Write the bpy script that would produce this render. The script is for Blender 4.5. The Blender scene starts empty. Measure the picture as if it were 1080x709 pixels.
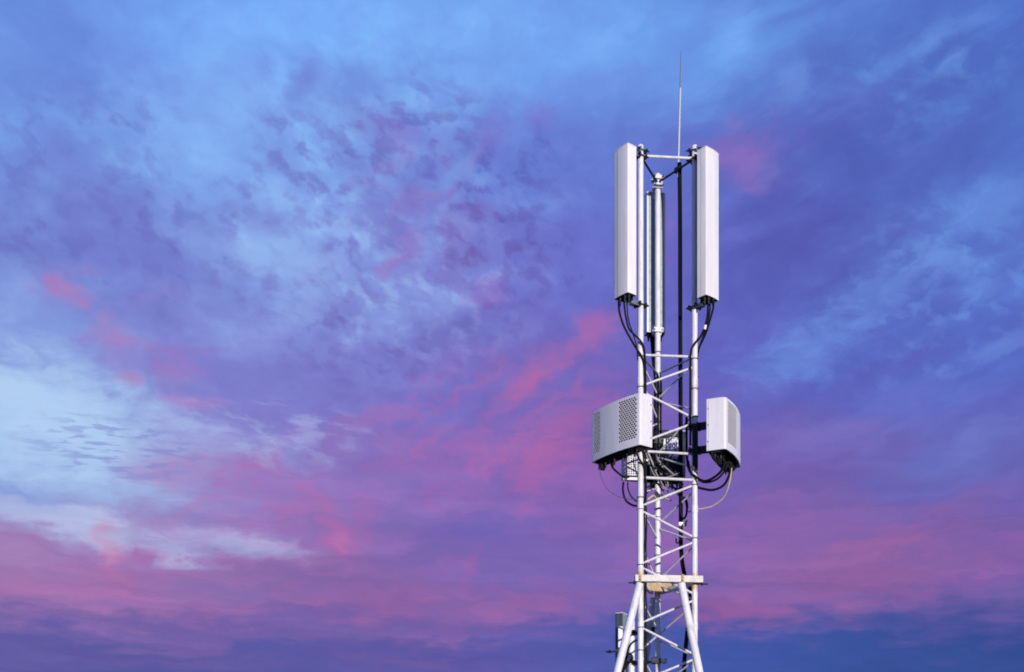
import bpy, bmesh, math, random
from mathutils import Vector, Matrix

random.seed(7)
S = bpy.context.scene
COL = S.collection
R = math.radians

# ------------------------------------------------------------------ camera
CAM_H = 1.6            # eye height above the ground
FPX = 1260.0           # focal length in photo pixels (photo is 1080 wide)
ROW0, COLX = 875.0, 540.0   # horizon row and centre column of the photo (lens shifted up)
cam_d = bpy.data.cameras.new('camera')
cam = bpy.data.objects.new('camera', cam_d)
COL.objects.link(cam)
cam.location = (0, 0, CAM_H)
cam.rotation_euler = (R(90), 0, 0)
cam_d.sensor_width = 36
cam_d.lens = 36 * FPX / 1080
cam_d.shift_y = (ROW0 - 354.5) / 1080
cam_d.clip_end = 20000
S.camera = cam

# ------------------------------------------------------------------ light and exposure
S.view_settings.view_transform = 'Standard'
S.view_settings.look = 'None'
S.view_settings.exposure = 0
S.view_settings.gamma = 1
SUN_AZ, SUN_EL = 161.0, 7.0      # clockwise from +Y, behind the camera to the right; very low
sd = Vector((math.sin(R(SUN_AZ)) * math.cos(R(SUN_EL)), math.cos(R(SUN_AZ)) * math.cos(R(SUN_EL)), math.sin(R(SUN_EL))))
sl = bpy.data.lights.new('sun', 'SUN')
sl.energy = 4.15
sl.angle = R(0.5)
sl.color = (1.0, 0.915, 0.87)
so = bpy.data.objects.new('sun', sl)
COL.objects.link(so)
so.rotation_euler = sd.to_track_quat('Z', 'Y').to_euler()


def lin(c):
    out = []
    for v in c[:3]:
        v /= 255.0
        out.append(v / 12.92 if v <= 0.04045 else ((v + 0.055) / 1.055) ** 2.4)
    return out


# ------------------------------------------------------------------ sky (dusk clouds, a function of direction only)
def sky_dir(px, py):
    """azimuth and tangent of elevation of a piece of sky"""
    u, v = (px - COLX) / FPX, (ROW0 - py) / FPX
    return math.atan(u), v / math.sqrt(1 + u * u)


world = bpy.data.worlds.new('World')
S.world = world
world.use_nodes = True
nt = world.node_tree
nt.nodes.clear()
L = nt.links.new


class NB:
    """tiny node-graph helper"""

    def __init__(s, nt):
        s.nt = nt

    def put(s, sock, v):
        if v is None:
            return
        if isinstance(v, bpy.types.NodeSocket):
            s.nt.links.new(v, sock)
        else:
            sock.default_value = v

    def m(s, op, a, b=None, c=None, clamp=False):
        n = s.nt.nodes.new('ShaderNodeMath')
        n.operation = op
        n.use_clamp = clamp
        for i, v in enumerate((a, b, c)):
            s.put(n.inputs[i], v)
        return n.outputs[0]

    def v(s, op, a, b=None, c=None, scale=None):
        n = s.nt.nodes.new('ShaderNodeVectorMath')
        n.operation = op
        for i, q in enumerate((a, b, c)):
            s.put(n.inputs[i], q)
        if scale is not None:
            s.put(n.inputs['Scale'], scale)
        return n.outputs['Value'] if op in ('LENGTH', 'DOT_PRODUCT', 'DISTANCE') else n.outputs['Vector']

    def mix(s, f, a, b, blend='MIX'):
        n = s.nt.nodes.new('ShaderNodeMix')
        n.data_type = 'RGBA'
        n.blend_type = blend
        s.put(n.inputs[0], f)
        for i, q in ((6, a), (7, b)):
            if isinstance(q, (list, tuple)):
                q = (q[0], q[1], q[2], 1)
            s.put(n.inputs[i], q)
        return n.outputs[2]

    def noise(s, vec, scale, detail=4, rough=0.5, dist=0.0):
        n = s.nt.nodes.new('ShaderNodeTexNoise')
        s.put(n.inputs['Vector'], vec)
        n.inputs['Scale'].default_value = scale
        n.inputs['Detail'].default_value = detail
        n.inputs['Roughness'].default_value = rough
        n.inputs['Distortion'].default_value = dist
        return n.outputs['Fac'], n.outputs['Color']

    def mapr(s, val, a, b, c=0.0, d=1.0, kind='SMOOTHSTEP'):
        n = s.nt.nodes.new('ShaderNodeMapRange')
        n.interpolation_type = kind
        s.put(n.inputs[0], val)
        for i, q in ((1, a), (2, b), (3, c), (4, d)):
            s.put(n.inputs[i], q)
        return n.outputs[0]

    def mapping(s, vec, loc=(0, 0, 0), rot=0.0, scale=(1, 1, 1), kind='TEXTURE'):
        n = s.nt.nodes.new('ShaderNodeMapping')
        n.vector_type = kind
        s.put(n.inputs[0], vec)
        n.inputs['Location'].default_value = loc
        n.inputs['Rotation'].default_value = (0, 0, rot)
        n.inputs['Scale'].default_value = scale
        return n.outputs[0]

    def comb(s, x, y, z=0.0):
        n = s.nt.nodes.new('ShaderNodeCombineXYZ')
        for i, q in enumerate((x, y, z)):
            s.put(n.inputs[i], q)
        return n.outputs[0]


W = NB(nt)
tc = nt.nodes.new('ShaderNodeTexCoord')
sep = nt.nodes.new('ShaderNodeSeparateXYZ')
L(tc.outputs['Generated'], sep.inputs[0])
dx, dy, dz = sep.outputs
hor = W.m('SQRT', W.m('ADD', W.m('MULTIPLY', dx, dx), W.m('ADD', W.m('MULTIPLY', dy, dy), 1e-5)))
az = W.m('ARCTAN2', dx, dy)
el = W.m('DIVIDE', dz, hor)
P2 = W.comb(az, el)                                   # azimuth / tan(elevation) chart of the sky
zz = W.m('ADD', W.m('MAXIMUM', dz, 0.0), 0.10)
CP = W.comb(W.m('DIVIDE', dx, zz), W.m('DIVIDE', dy, zz))   # point where the view ray meets the flat cloud deck

_, wc1 = W.noise(CP, 1.6, 3, 0.5)
_, wc2 = W.noise(CP, 7.0, 4, 0.55)
_, wc3 = W.noise(P2, 38.0, 3, 0.55)
half = (0.5, 0.5, 0.5)
warp = W.v('ADD', W.v('MULTIPLY', W.v('SUBTRACT', wc1, half), (0.10, 0.07, 0)),
           W.v('ADD', W.v('MULTIPLY', W.v('SUBTRACT', wc2, half), (0.10, 0.06, 0)),
               W.v('MULTIPLY', W.v('SUBTRACT', wc3, half), (0.042, 0.028, 0))))
PW = W.v('ADD', P2, warp)
PWs = W.v('ADD', P2, W.v('SCALE', warp, scale=0.45))

# broad colours of the cloud deck, blended between directions
GX = (40, 195, 330, 465, 600, 735, 870, 1030)
GRID = {
    -90: [(88, 142, 232), (96, 155, 245), (100, 160, 248), (100, 158, 245), (90, 140, 232), (86, 138, 230), (74, 112, 208), (66, 106, 204)],
    40: [(92, 136, 228), (108, 162, 250), (110, 172, 255), (116, 174, 253), (104, 158, 245), (94, 150, 240), (74, 114, 212), (66, 104, 206)],
    160: [(104, 144, 232), (124, 172, 249), (124, 168, 246), (104, 134, 226), (92, 120, 218), (86, 104, 204), (72, 88, 188), (66, 104, 204)],
    275: [(112, 132, 220), (108, 116, 212), (142, 174, 245), (118, 120, 214), (102, 106, 210), (94, 88, 196), (70, 82, 182), (78, 114, 212)],
    390: [(130, 156, 230), (124, 118, 208), (122, 120, 212), (112, 106, 204), (122, 96, 190), (88, 84, 192), (80, 96, 200), (74, 94, 200)],
    505: [(160, 188, 240), (150, 136, 210), (144, 110, 194), (132, 100, 194), (142, 88, 178), (114, 84, 180), (118, 88, 178), (98, 92, 188)],
    600: [(162, 118, 182), (142, 108, 185), (148, 98, 172), (118, 90, 178), (116, 90, 184), (138, 92, 180), (148, 92, 168), (118, 86, 174)],
    695: [(94, 80, 166), (84, 78, 166), (86, 78, 168), (94, 76, 166), (74, 76, 172), (44, 74, 172), (32, 72, 162), (28, 64, 150)],
    800: [(62, 70, 156), (60, 68, 156), (60, 68, 156), (60, 66, 154), (54, 66, 156), (46, 66, 156), (38, 62, 148), (32, 56, 140)],
}
pw_x = nt.nodes.new('ShaderNodeSeparateXYZ')
L(PW, pw_x.inputs[0])
A0, A1 = sky_dir(-140, 400)[0], sky_dir(1220, 400)[0]
fx = W.m('DIVIDE', W.m('SUBTRACT', pw_x.outputs[0], A0), A1 - A0)


def ramp(fac, stops):
    n = nt.nodes.new('ShaderNodeValToRGB')
    cr = n.color_ramp
    cr.interpolation = 'B_SPLINE'
    while len(cr.elements) < len(stops):
        cr.elements.new(0.5)
    for e_, (p_, c_) in zip(cr.elements, stops):
        e_.position = p_
        e_.color = (*lin(c_), 1)
    W.put(n.inputs[0], fac)
    return n.outputs[0]


base, last = None, None
for gy, row in GRID.items():
    stops = [((sky_dir(gx, 400)[0] - A0) / (A1 - A0), c) for gx, c in zip(GX, row)]
    rc = ramp(fx, stops)
    e_here = (ROW0 - gy) / FPX * 0.985
    if base is None:
        base = rc
    else:
        base = W.mix(W.mapr(pw_x.outputs[1], last, e_here), base, rc)
    last = e_here
# away from the charted part of the sky: plain dusk blue, dimmer low down
inside = W.m('MULTIPLY', W.mapr(W.m('ABSOLUTE', az), 0.75, 0.45), W.mapr(el, 1.3, 0.85))
dome = W.mix(W.mapr(dz, 0.0, 0.6), tuple(lin((70, 74, 150))), tuple(lin((84, 128, 216))))
col = W.mix(inside, dome, base)

# noises that fray the edges of the single clouds
n_soft, _ = W.noise(CP, 9.0, 5, 0.58)
n_fine, _ = W.noise(CP, 26.0, 4, 0.55)
n_dir, _ = W.noise(PW, 34.0, 5, 0.6)
n_mid = W.m('MULTIPLY_ADD', n_dir, 0.5, W.m('MULTIPLY', n_soft, 0.5))


def patch(col, px, py, rx, ry, rot, c, k, rag=0.7, n=None, p=None, soft=0.9):
    """one cloud: centre, radii and tilt (clockwise, degrees), colour, opacity"""
    a, e = sky_dir(px, py)
    c_, s_ = math.cos(R(rot)), -math.sin(R(rot))
    ax, ay = (c_ * FPX / rx, s_ * FPX / rx, 0), (-s_ * FPX / ry, c_ * FPX / ry, 0)
    p = p or PWs
    q = W.v('SUBTRACT', W.comb(W.v('DOT_PRODUCT', p, ax), W.v('DOT_PRODUCT', p, ay)),
            (ax[0] * a + ax[1] * e, ay[0] * a + ay[1] * e, 0))
    f = W.m('SUBTRACT', 1.0, W.v('LENGTH', q))
    f = W.m('MULTIPLY_ADD', W.m('SUBTRACT', n or n_soft, 0.5), rag * 2.4, f)
    return W.mix(W.mapr(f, 0.0, soft, 0.0, k), col, tuple(lin(c)))


n_mot, _ = W.noise(PWs, 30.0, 4, 0.56)
# mottled altocumulus: light gaps and darker flakes
mask_l = W.mapr(az, 0.02, 0.22, 1.0, 0.45)
mask_e = W.mapr(el, 0.20, 0.36)
mot = W.mapr(W.m('ADD', W.m('MULTIPLY', n_soft, 0.42), W.m('MULTIPLY', n_mot, 0.58)), 0.36, 0.64, -1.0, 1.0, 'LINEAR')
amt = W.m('MULTIPLY', W.m('MULTIPLY', mask_l, mask_e), 0.5)
col = W.mix(W.m('MULTIPLY', W.m('MAXIMUM', mot, 0.0), amt), col, (1.24, 1.36, 1.10), 'MULTIPLY')
col = W.mix(W.m('MULTIPLY', W.m('MAXIMUM', W.m('MULTIPLY', mot, -1.0), 0.0), amt), col, (0.84, 0.77, 0.87), 'MULTIPLY')

# crisp little flakes and gaps of the altocumulus field on the upper left
PL = W.v('ADD', P2, W.v('SCALE', warp, scale=0.22))
fl, _ = W.noise(W.mapping(PL, (0, 0, 0), R(-25), (1, 0.75, 1)), 52.0, 3, 0.5)
gp, _ = W.noise(W.mapping(PL, (0.7, 0.3, 0), R(-20), (1, 0.8, 1)), 58.0, 3, 0.5)
reg, _ = W.noise(PW, 7.0, 2, 0.5)


def zone(px, py, rx, ry, edge=0.6):
    a, e = sky_dir(px, py)
    q = W.v('MULTIPLY', W.v('SUBTRACT', PW, (a, e, 0)), (FPX / rx, FPX / ry, 0))
    return W.mapr(W.v('LENGTH', q), 1.0, 1.0 - edge)


fz = W.m('MAXIMUM', zone(410, 230, 270, 220), W.m('MULTIPLY', zone(110, 200, 190, 150), 0.7))
gz = W.m('MAXIMUM', zone(370, 290, 250, 150), zone(950, 310, 240, 120))
gz = W.m('MAXIMUM', gz, W.m('MULTIPLY', zone(950, 70, 200, 90), 0.7))
fmask = W.m('MULTIPLY', fz, W.mapr(reg, 0.38, 0.54, 0.25, 1.0))
gmask = W.m('MULTIPLY', gz, W.mapr(reg, 0.60, 0.44, 0.2, 1.0))
cl, _ = W.noise(W.mapping(PL, (0.2, 0.9, 0), R(-25), (1, 0.8, 1)), 24.0, 4, 0.5)
cz_ = W.m('MAXIMUM', fz, W.m('MULTIPLY', zone(900, 190, 260, 200), 0.6))
col = W.mix(W.m('MULTIPLY', W.mapr(cl, 0.42, 0.64), W.m('MULTIPLY', cz_, 0.75)), col, (0.88, 0.74, 0.86), 'MULTIPLY')
col = W.mix(W.m('MULTIPLY', W.mapr(cl, 0.46, 0.30), W.m('MULTIPLY', cz_, 0.7)), col, (1.28, 1.36, 1.10), 'MULTIPLY')
col = W.mix(W.m('MULTIPLY', W.mapr(gp, 0.47, 0.70), W.m('MULTIPLY', gmask, 0.95)), col, (1.32, 1.52, 1.15), 'MULTIPLY')
col = W.mix(W.m('MULTIPLY', W.mapr(fl, 0.46, 0.64), W.m('MULTIPLY', fmask, 1.0)), col, (0.82, 0.64, 0.80), 'MULTIPLY')
PALE, PINK, SKYB, DUSK = (166, 204, 247), (212, 108, 170), (104, 156, 240), (104, 112, 206)
FEATURES = [
    # pale opening low on the left
    (45, 436, 200, 92, 15, (170, 203, 247), 0.95, 0.6), (40, 432, 150, 60, 12, (186, 213, 249), 0.65, 0.7),
    (0, 508, 130, 20, 11, (118, 132, 212), 0.6, 0.7), (75, 548, 170, 26, 11, (184, 194, 236), 0.75, 0.8),
    (250, 572, 110, 20, 7, (176, 178, 226), 0.75, 0.6), (215, 455, 70, 26, 10, (168, 176, 232), 0.55, 0.9),
    (300, 470, 80, 20, 12, (158, 166, 230), 0.4, 1.3),
    (225, 150, 80, 130, 12, (124, 176, 251), 0.5, 0.6), (300, 250, 60, 70, 0, (142, 188, 250), 0.4, 0.8),
    # purple flakes
    (60, 50, 70, 70, 0, (88, 122, 218), 0.5, 0.8), (80, 165, 60, 40, 20, (104, 124, 214), 0.4, 0.9), (316, 96, 20, 48, 18, (104, 122, 214), 0.6, 0.8),
    (292, 232, 38, 20, -10, (110, 116, 208), 0.6, 0.9), (242, 247, 26, 18, 0, (112, 128, 216), 0.5, 0.9), (78, 112, 34, 24, 0, (98, 124, 216), 0.5, 0.9),
    (130, 245, 110, 60, 35, (110, 116, 210), 0.5, 0.9), (380, 92, 60, 36, 0, (100, 132, 222), 0.5, 1.0), (440, 205, 100, 40, -40, (112, 108, 206), 0.5, 0.8),
    (340, 315, 60, 22, 0, (124, 120, 208), 0.45, 1.0), (860, 265, 150, 60, -18, (76, 84, 184), 0.5, 0.5), (870, 120, 140, 30, -22, (80, 92, 196), 0.45, 0.6),
    (950, 170, 120, 24, -20, (76, 92, 194), 0.4, 0.7), (300, 405, 150, 34, 12, (116, 110, 204), 0.45, 0.8), (940, 385, 100, 24, -14, (88, 86, 188), 0.5, 0.6),
    # blue openings
    (300, 275, 80, 60, 0, (152, 188, 247), 0.45, 0.9), (250, 345, 70, 46, 30, (140, 160, 232), 0.4, 0.7), (478, 180, 60, 18, -38, (122, 162, 238), 0.45, 1.2),
    (420, 330, 90, 36, -10, (140, 160, 234), 0.35, 1.1), (850, 362, 90, 40, -24, (102, 148, 234), 0.5, 1.1), (925, 312, 80, 36, -20, (104, 146, 234), 0.45, 1.1),
    (1000, 275, 70, 22, 12, (108, 152, 236), 0.5, 0.9), (1050, 215, 60, 34, -20, (102, 150, 236), 0.5, 0.8), (980, 42, 70, 22, -20, (98, 148, 236), 0.45, 1.2),
    (1000, 70, 34, 16, -20, (104, 154, 238), 0.4, 1.2), (835, 82, 40, 20, -25, (112, 156, 238), 0.4, 1.2), (1060, 360, 50, 18, -14, (104, 140, 228), 0.5, 0.8),
    (770, 30, 34, 50, 10, (110, 164, 246), 0.5, 0.7), (1000, 480, 120, 40, -8, (100, 112, 206), 0.4, 0.7),
    # pink lit edges
    (75, 307, 34, 24, 0, PINK, 0.6, 1.2), (104, 340, 28, 22, 30, PINK, 0.55, 1.2), (127, 397, 20, 11, 0, PINK, 0.6, 1.0), (180, 394, 34, 18, 0, (188, 110, 188), 0.6, 1.0),
    (203, 420, 34, 10, 0, (198, 112, 186), 0.6, 1.0), (110, 580, 15, 36, -14, (208, 116, 170), 0.75, 0.6), (122, 612, 24, 20, 0, (186, 108, 172), 0.5, 0.8),
    (352, 566, 16, 40, -28, (206, 102, 172), 0.75, 0.7), (165, 486, 50, 24, 0, (172, 114, 190), 0.6, 1.0), (270, 510, 100, 40, 5, (166, 112, 192), 0.55, 1.0),
    (250, 548, 60, 12, 8, (180, 120, 194), 0.5, 1.0), (418, 268, 12, 28, 25, (178, 100, 186), 0.55, 0.9), (512, 308, 28, 18, 0, (168, 96, 184), 0.5, 0.9),
    (545, 418, 58, 20, -35, (186, 92, 170), 0.75, 1.1), (600, 452, 60, 16, -40, (186, 94, 172), 0.6, 1.2), (560, 400, 36, 12, -15, (198, 102, 172), 0.6, 1.2), (636, 345, 50, 22, -28, (196, 100, 170), 0.8, 1.0), (600, 374, 44, 20, -10, (190, 96, 168), 0.6, 0.8),
    (580, 492, 74, 24, -46, (182, 94, 172), 0.85, 0.9), (440, 480, 90, 30, -15, (150, 98, 184), 0.5, 1.0), (500, 470, 40, 16, -30, (174, 96, 180), 0.5, 1.0),
    (782, 160, 60, 40, 25, (168, 98, 186), 0.7, 0.8), (700, 255, 26, 70, 0, (150, 90, 190), 0.45, 0.7), (425, 148, 36, 28, 0, (140, 110, 208), 0.4, 1.2), (572, 122, 34, 24, -40, (124, 100, 204), 0.35, 1.2),
    (520, 150, 34, 30, -40, (122, 100, 204), 0.5, 0.9), (30, 625, 130, 34, 6, (184, 114, 176), 0.7, 0.5), (30, 590, 90, 14, 8, (176, 132, 194), 0.5, 0.6), (190, 640, 160, 26, 4, (162, 98, 172), 0.5, 0.6),
    (420, 640, 130, 26, -4, (156, 92, 168), 0.6, 0.7), (500, 600, 46, 10, -58, (152, 90, 174), 0.55, 0.7), (560, 640, 80, 24, -8, (158, 90, 166), 0.5, 0.7), (500, 560, 100, 20, 0, (96, 88, 186), 0.5, 0.8),
    (770, 648, 90, 24, 4, (164, 86, 162), 0.7, 0.5), (900, 622, 150, 32, -4, (152, 88, 164), 0.6, 0.5), (860, 560, 130, 60, 0, (146, 94, 176), 0.5, 0.6), (1060, 590, 90, 30, -10, (136, 84, 168), 0.5, 0.6),
    (1030, 300, 40, 14, 0, (110, 150, 234), 0.3, 1.0), (860, 462, 120, 24, -8, (122, 96, 190), 0.5, 0.7), (955, 500, 60, 14, 0, (104, 88, 182), 0.45, 0.8),
    (430, 700, 120, 10, 3, (130, 84, 166), 0.4, 0.8), (200, 700, 140, 8, -2, (120, 86, 168), 0.4, 0.8),
]
for f in FEATURES:
    px, py, rx, ry, rot, c, k, rag = f
    if c[0] > c[1] * 1.45 and c[0] > 165:
        k, rx, ry, rag = k * 0.66, rx * 1.2, ry * 1.25, rag * 1.25
    col = patch(col, px, py, rx, ry, rot, c, k, rag, n_mid)

# rose light spread along the cloud rows: a diagonal sheet up to the right and low bands
ps, _ = W.noise(W.mapping(PW, (0, 0, 0), R(32), (0.085, 0.030, 1)), 1.0, 5, 0.58, 0.2)
ph, _ = W.noise(W.mapping(PW, (0.4, 0, 0), R(6), (0.16, 0.034, 1)), 1.0, 5, 0.58, 0.2)
pz = W.m('MAXIMUM', zone(520, 460, 215, 135, 0.9), W.m('MULTIPLY', zone(300, 520, 190, 90, 0.9), 0.9))
col = W.mix(W.m('MULTIPLY', W.mapr(ps, 0.40, 0.72), W.m('MULTIPLY', pz, 0.74)), col, tuple(lin((196, 98, 172))))
pb = W.m('MAXIMUM', zone(200, 622, 440, 84, 0.95), zone(850, 585, 330, 92, 0.85))
pb = W.m('MAXIMUM', pb, W.m('MULTIPLY', zone(510, 635, 260, 50, 0.9), 0.9))
col = W.mix(W.m('MULTIPLY', W.mapr(ph, 0.38, 0.70), W.m('MULTIPLY', pb, 0.55)), col, tuple(lin((176, 98, 168))))
pu = W.m('MAXIMUM', zone(140, 350, 130, 90, 0.9), W.m('MULTIPLY', zone(450, 200, 140, 120, 0.9), 0.75))
col = W.mix(W.m('MULTIPLY', W.mapr(ps, 0.44, 0.72), W.m('MULTIPLY', pu, 0.42)), col, tuple(lin((178, 100, 186))))

# thin ripples at the edge of the pale opening
rp, _ = W.noise(W.mapping(P2, (0, 0, 0), R(2), (0.022, 0.0046, 1)), 1.0, 3, 0.5, 0.35)
a, e = sky_dir(135, 470)
q = W.mapping(PWs, (a, e, 0), 0, (120 / FPX, 44 / FPX, 1))
rm = W.m('MULTIPLY', W.mapr(W.m('SUBTRACT', 1.0, W.v('LENGTH', q)), 0, 0.7), W.mapr(rp, 0.48, 0.62))
col = W.mix(W.m('MULTIPLY', rm, 0.6), col, tuple(lin((128, 130, 208))))
gp2, _ = W.noise(W.mapping(PL, (0, 0, 0), R(-10), (0.030, 0.011, 1)), 1.0, 4, 0.55)
a, e = sky_dir(270, 452)
q = W.mapping(PWs, (a, e, 0), 0, (165 / FPX, 50 / FPX, 1))
rl = W.m('MULTIPLY', W.mapr(W.m('SUBTRACT', 1.0, W.v('LENGTH', q)), 0, 0.7), W.mapr(gp2, 0.46, 0.66))
col = W.mix(W.m('MULTIPLY', rl, 0.42), col, tuple(lin((176, 190, 240))))
# fibres: cirrus streaks on the right rising to the right, flat bands near the horizon
fb, _ = W.noise(W.mapping(PWs, (0, 0, 0), R(24), (0.13, 0.04, 1)), 1.0, 5, 0.58, 0.15)
fm = W.m('MULTIPLY', W.mapr(az, 0.02, 0.2), W.mapr(el, 0.2, 0.34))
ff = W.mapr(fb, 0.36, 0.64, -1.0, 1.0, 'LINEAR')
col = W.mix(W.m('MULTIPLY', fm, W.m('MULTIPLY', W.m('MAXIMUM', ff, 0.0), 0.45)), col, (1.3, 1.5, 1.2), 'MULTIPLY')
col = W.mix(W.m('MULTIPLY', fm, W.m('MULTIPLY', W.m('MAXIMUM', W.m('MULTIPLY', ff, -1.0), 0.0), 0.42)), col, (0.88, 0.78, 0.87), 'MULTIPLY')
hb, _ = W.noise(W.mapping(PWs, (0, 0, 0), R(-3), (0.22, 0.017, 1)), 1.0, 4, 0.55, 0.3)
hm = W.mapr(el, 0.22, 0.36, 1.0, 0.0)
hf = W.mapr(hb, 0.34, 0.66, -0.5, 0.5, 'LINEAR')
col = W.mix(W.m('MULTIPLY', hm, W.m('MAXIMUM', hf, 0.0)), col, (1.35, 1.25, 1.15), 'MULTIPLY')
col = W.mix(W.m('MULTIPLY', hm, W.m('MAXIMUM', W.m('MULTIPLY', hf, -1.0), 0.0)), col, (0.78, 0.86, 0.92), 'MULTIPLY')

hs = nt.nodes.new('ShaderNodeHueSaturation')
hs.inputs['Saturation'].default_value = 0.93
L(col, hs.inputs['Color'])
col = W.mix(1.0, hs.outputs[0], (0.90, 0.95, 0.96), 'MULTIPLY')

sky = nt.nodes.new('ShaderNodeTexSky')
sky.sky_type = 'NISHITA'
sky.sun_disc = False
sky.sun_elevation = R(SUN_EL)
sky.sun_rotation = R(SUN_AZ)
bg1 = nt.nodes.new('ShaderNodeBackground')
bg1.inputs['Strength'].default_value = 0.1
L(sky.outputs[0], bg1.inputs['Color'])
bg2 = nt.nodes.new('ShaderNodeBackground')
bg2.inputs['Strength'].default_value = 1.0
L(col, bg2.inputs['Color'])
mx = nt.nodes.new('ShaderNodeMixShader')
mx.inputs[0].default_value = 0.97                     # the cloud deck covers nearly all of the clear sky
L(bg1.outputs[0], mx.inputs[1])
L(bg2.outputs[0], mx.inputs[2])
wo = nt.nodes.new('ShaderNodeOutputWorld')
L(mx.outputs[0], wo.inputs['Surface'])
world.cycles.sampling_method = 'MANUAL'
world.cycles.sample_map_resolution = 512

# ------------------------------------------------------------------ render settings of the scene itself
S.cycles.use_adaptive_sampling = True
S.cycles.adaptive_threshold = 0.02
S.cycles.adaptive_min_samples = 12
S.cycles.max_bounces = 6
S.cycles.filter_width = 1.9


def at(px, py, Y):
    """point seen at a photo pixel, at distance Y along the view axis"""
    return Vector(((px - COLX) * Y / FPX, Y, (ROW0 - py) * Y / FPX + CAM_H))


# ------------------------------------------------------------------ materials
def material(name, base, rough=0.5, metal=0.0, vary=0.0, vscale=8.0, bump=0.0, bscale=60.0, stain=None, stain_amt=0.0, stain_scale=3.0, stretch=1.0, spec=0.5):
    m = bpy.data.materials.new(name)
    m.use_nodes = True
    t = m.node_tree
    b = t.nodes['Principled BSDF']
    b.inputs['Roughness'].default_value = rough
    b.inputs['Metallic'].default_value = metal
    b.inputs['Specular IOR Level'].default_value = spec
    b.inputs['Base Color'].default_value = (*base, 1)
    n = NB(t)
    g = t.nodes.new('ShaderNodeNewGeometry')
    pos = n.mapping(g.outputs['Position'], scale=(1, 1, stretch))
    c = tuple(base)
    if vary:
        f, _ = n.noise(pos, vscale, 4, 0.6)
        k = n.mapr(f, 0.3, 0.7, 1 - vary, 1.0)
        c = n.mix(1.0, c, n.comb(k, k, k), 'MULTIPLY')
        n.put(b.inputs['Roughness'], n.mapr(f, 0.3, 0.7, rough * 1.15, rough * 0.9))
    if stain:
        f2, _ = n.noise(pos, stain_scale, 5, 0.65)
        c = n.mix(n.mapr(f2, 0.5, 0.68, 0.0, stain_amt), c, tuple(stain))
    if vary or stain:
        n.put(b.inputs['Base Color'], c)
    if bump:
        f3, _ = n.noise(pos, bscale, 3, 0.5)
        bn = t.nodes.new('ShaderNodeBump')
        bn.inputs['Strength'].default_value = bump
        bn.inputs['Distance'].default_value = 0.004
        n.put(bn.inputs['Height'], f3)
        t.links.new(bn.outputs[0], b.inputs['Normal'])
    return m


M = {
    'radome': material('radome_plastic', (0.78, 0.765, 0.75), 0.42, 0, 0.12, 5, 0, 60, (0.50, 0.48, 0.44), 0.28, 13, 9.0),
    'seam': material('radome_seam', (0.36, 0.38, 0.42), 0.6),
    'cover': material('cover_paint', (0.74, 0.73, 0.76), 0.5, 0, 0.10, 6, 0.1, 80, (0.50, 0.48, 0.46), 0.22, 11, 6.0),
    'tube': material('painted_tube', (0.76, 0.75, 0.76), 0.45, 0, 0.14, 9, 0.15, 70, (0.44, 0.40, 0.36), 0.65, 16, 3.5),
    'brace': material('painted_brace', (0.72, 0.71, 0.73), 0.5, 0, 0.18, 14, 0.1, 90, (0.42, 0.38, 0.34), 0.5, 18),
    'galv': material('galvanised_steel', (0.42, 0.43, 0.45), 0.42, 0.75, 0.25, 20, 0.1, 90),
    'dark': material('dark_metal', (0.022, 0.023, 0.027), 0.5, 0.3, 0.3, 20, spec=0.3),
    'grey': material('aluminium_back', (0.27, 0.33, 0.35), 0.5, 0.2, 0.15, 5, 0, 60, (0.24, 0.27, 0.28), 0.4, 6, 0.2),
    'greycable': material('grey_cable_sheath', (0.34, 0.33, 0.32), 0.5, 0, 0.3, 30),
    'slate': material('slate_grey_plastic', (0.05, 0.075, 0.10), 0.5, 0, 0.2, 6),
    'black': material('cable_rubber', (0.009, 0.009, 0.011), 0.6, 0, 0.3, 30, spec=0.1),
    'tray': material('black_plastic', (0.014, 0.014, 0.017), 0.55, 0, 0.3, 30, spec=0.3),
    'rust': material('rusty_plate', (0.50, 0.35, 0.18), 0.75, 0, 0.25, 14, 0.3, 80, (0.62, 0.58, 0.52), 0.8, 9),
    'cream': material('cream_steel', (0.68, 0.65, 0.58), 0.55, 0, 0.18, 10, 0.2, 80, (0.52, 0.40, 0.22), 0.5, 11),
    'yellow': material('yellow_cable_sheath', (0.62, 0.52, 0.20), 0.45),
    'pale': material('pale_cable_sheath', (0.64, 0.54, 0.27), 0.45),
    'blue': material('blue_cable_sheath', (0.06, 0.08, 0.22), 0.45),
    'ycap': material('yellow_plastic', (0.62, 0.48, 0.06), 0.5),
    'white': material('white_label', (0.8, 0.8, 0.8), 0.5),
    'alloy': material('bare_alloy', (0.6, 0.6, 0.61), 0.4, 0.35, 0.2, 20),
    'grass': material('dry_grass_ground', (0.06, 0.065, 0.04), 0.9, 0, 0.5, 0.6, 0.6, 9, (0.10, 0.085, 0.06), 0.7, 0.25),
    'concrete': material('concrete', (0.33, 0.32, 0.30), 0.85, 0, 0.25, 5, 0.4, 40),
}
# tube with rust bleeding where the collar touches it (z about the collar height)
COLLAR_Z = (ROW0 - 610) * 14.92 / FPX + CAM_H


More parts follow.
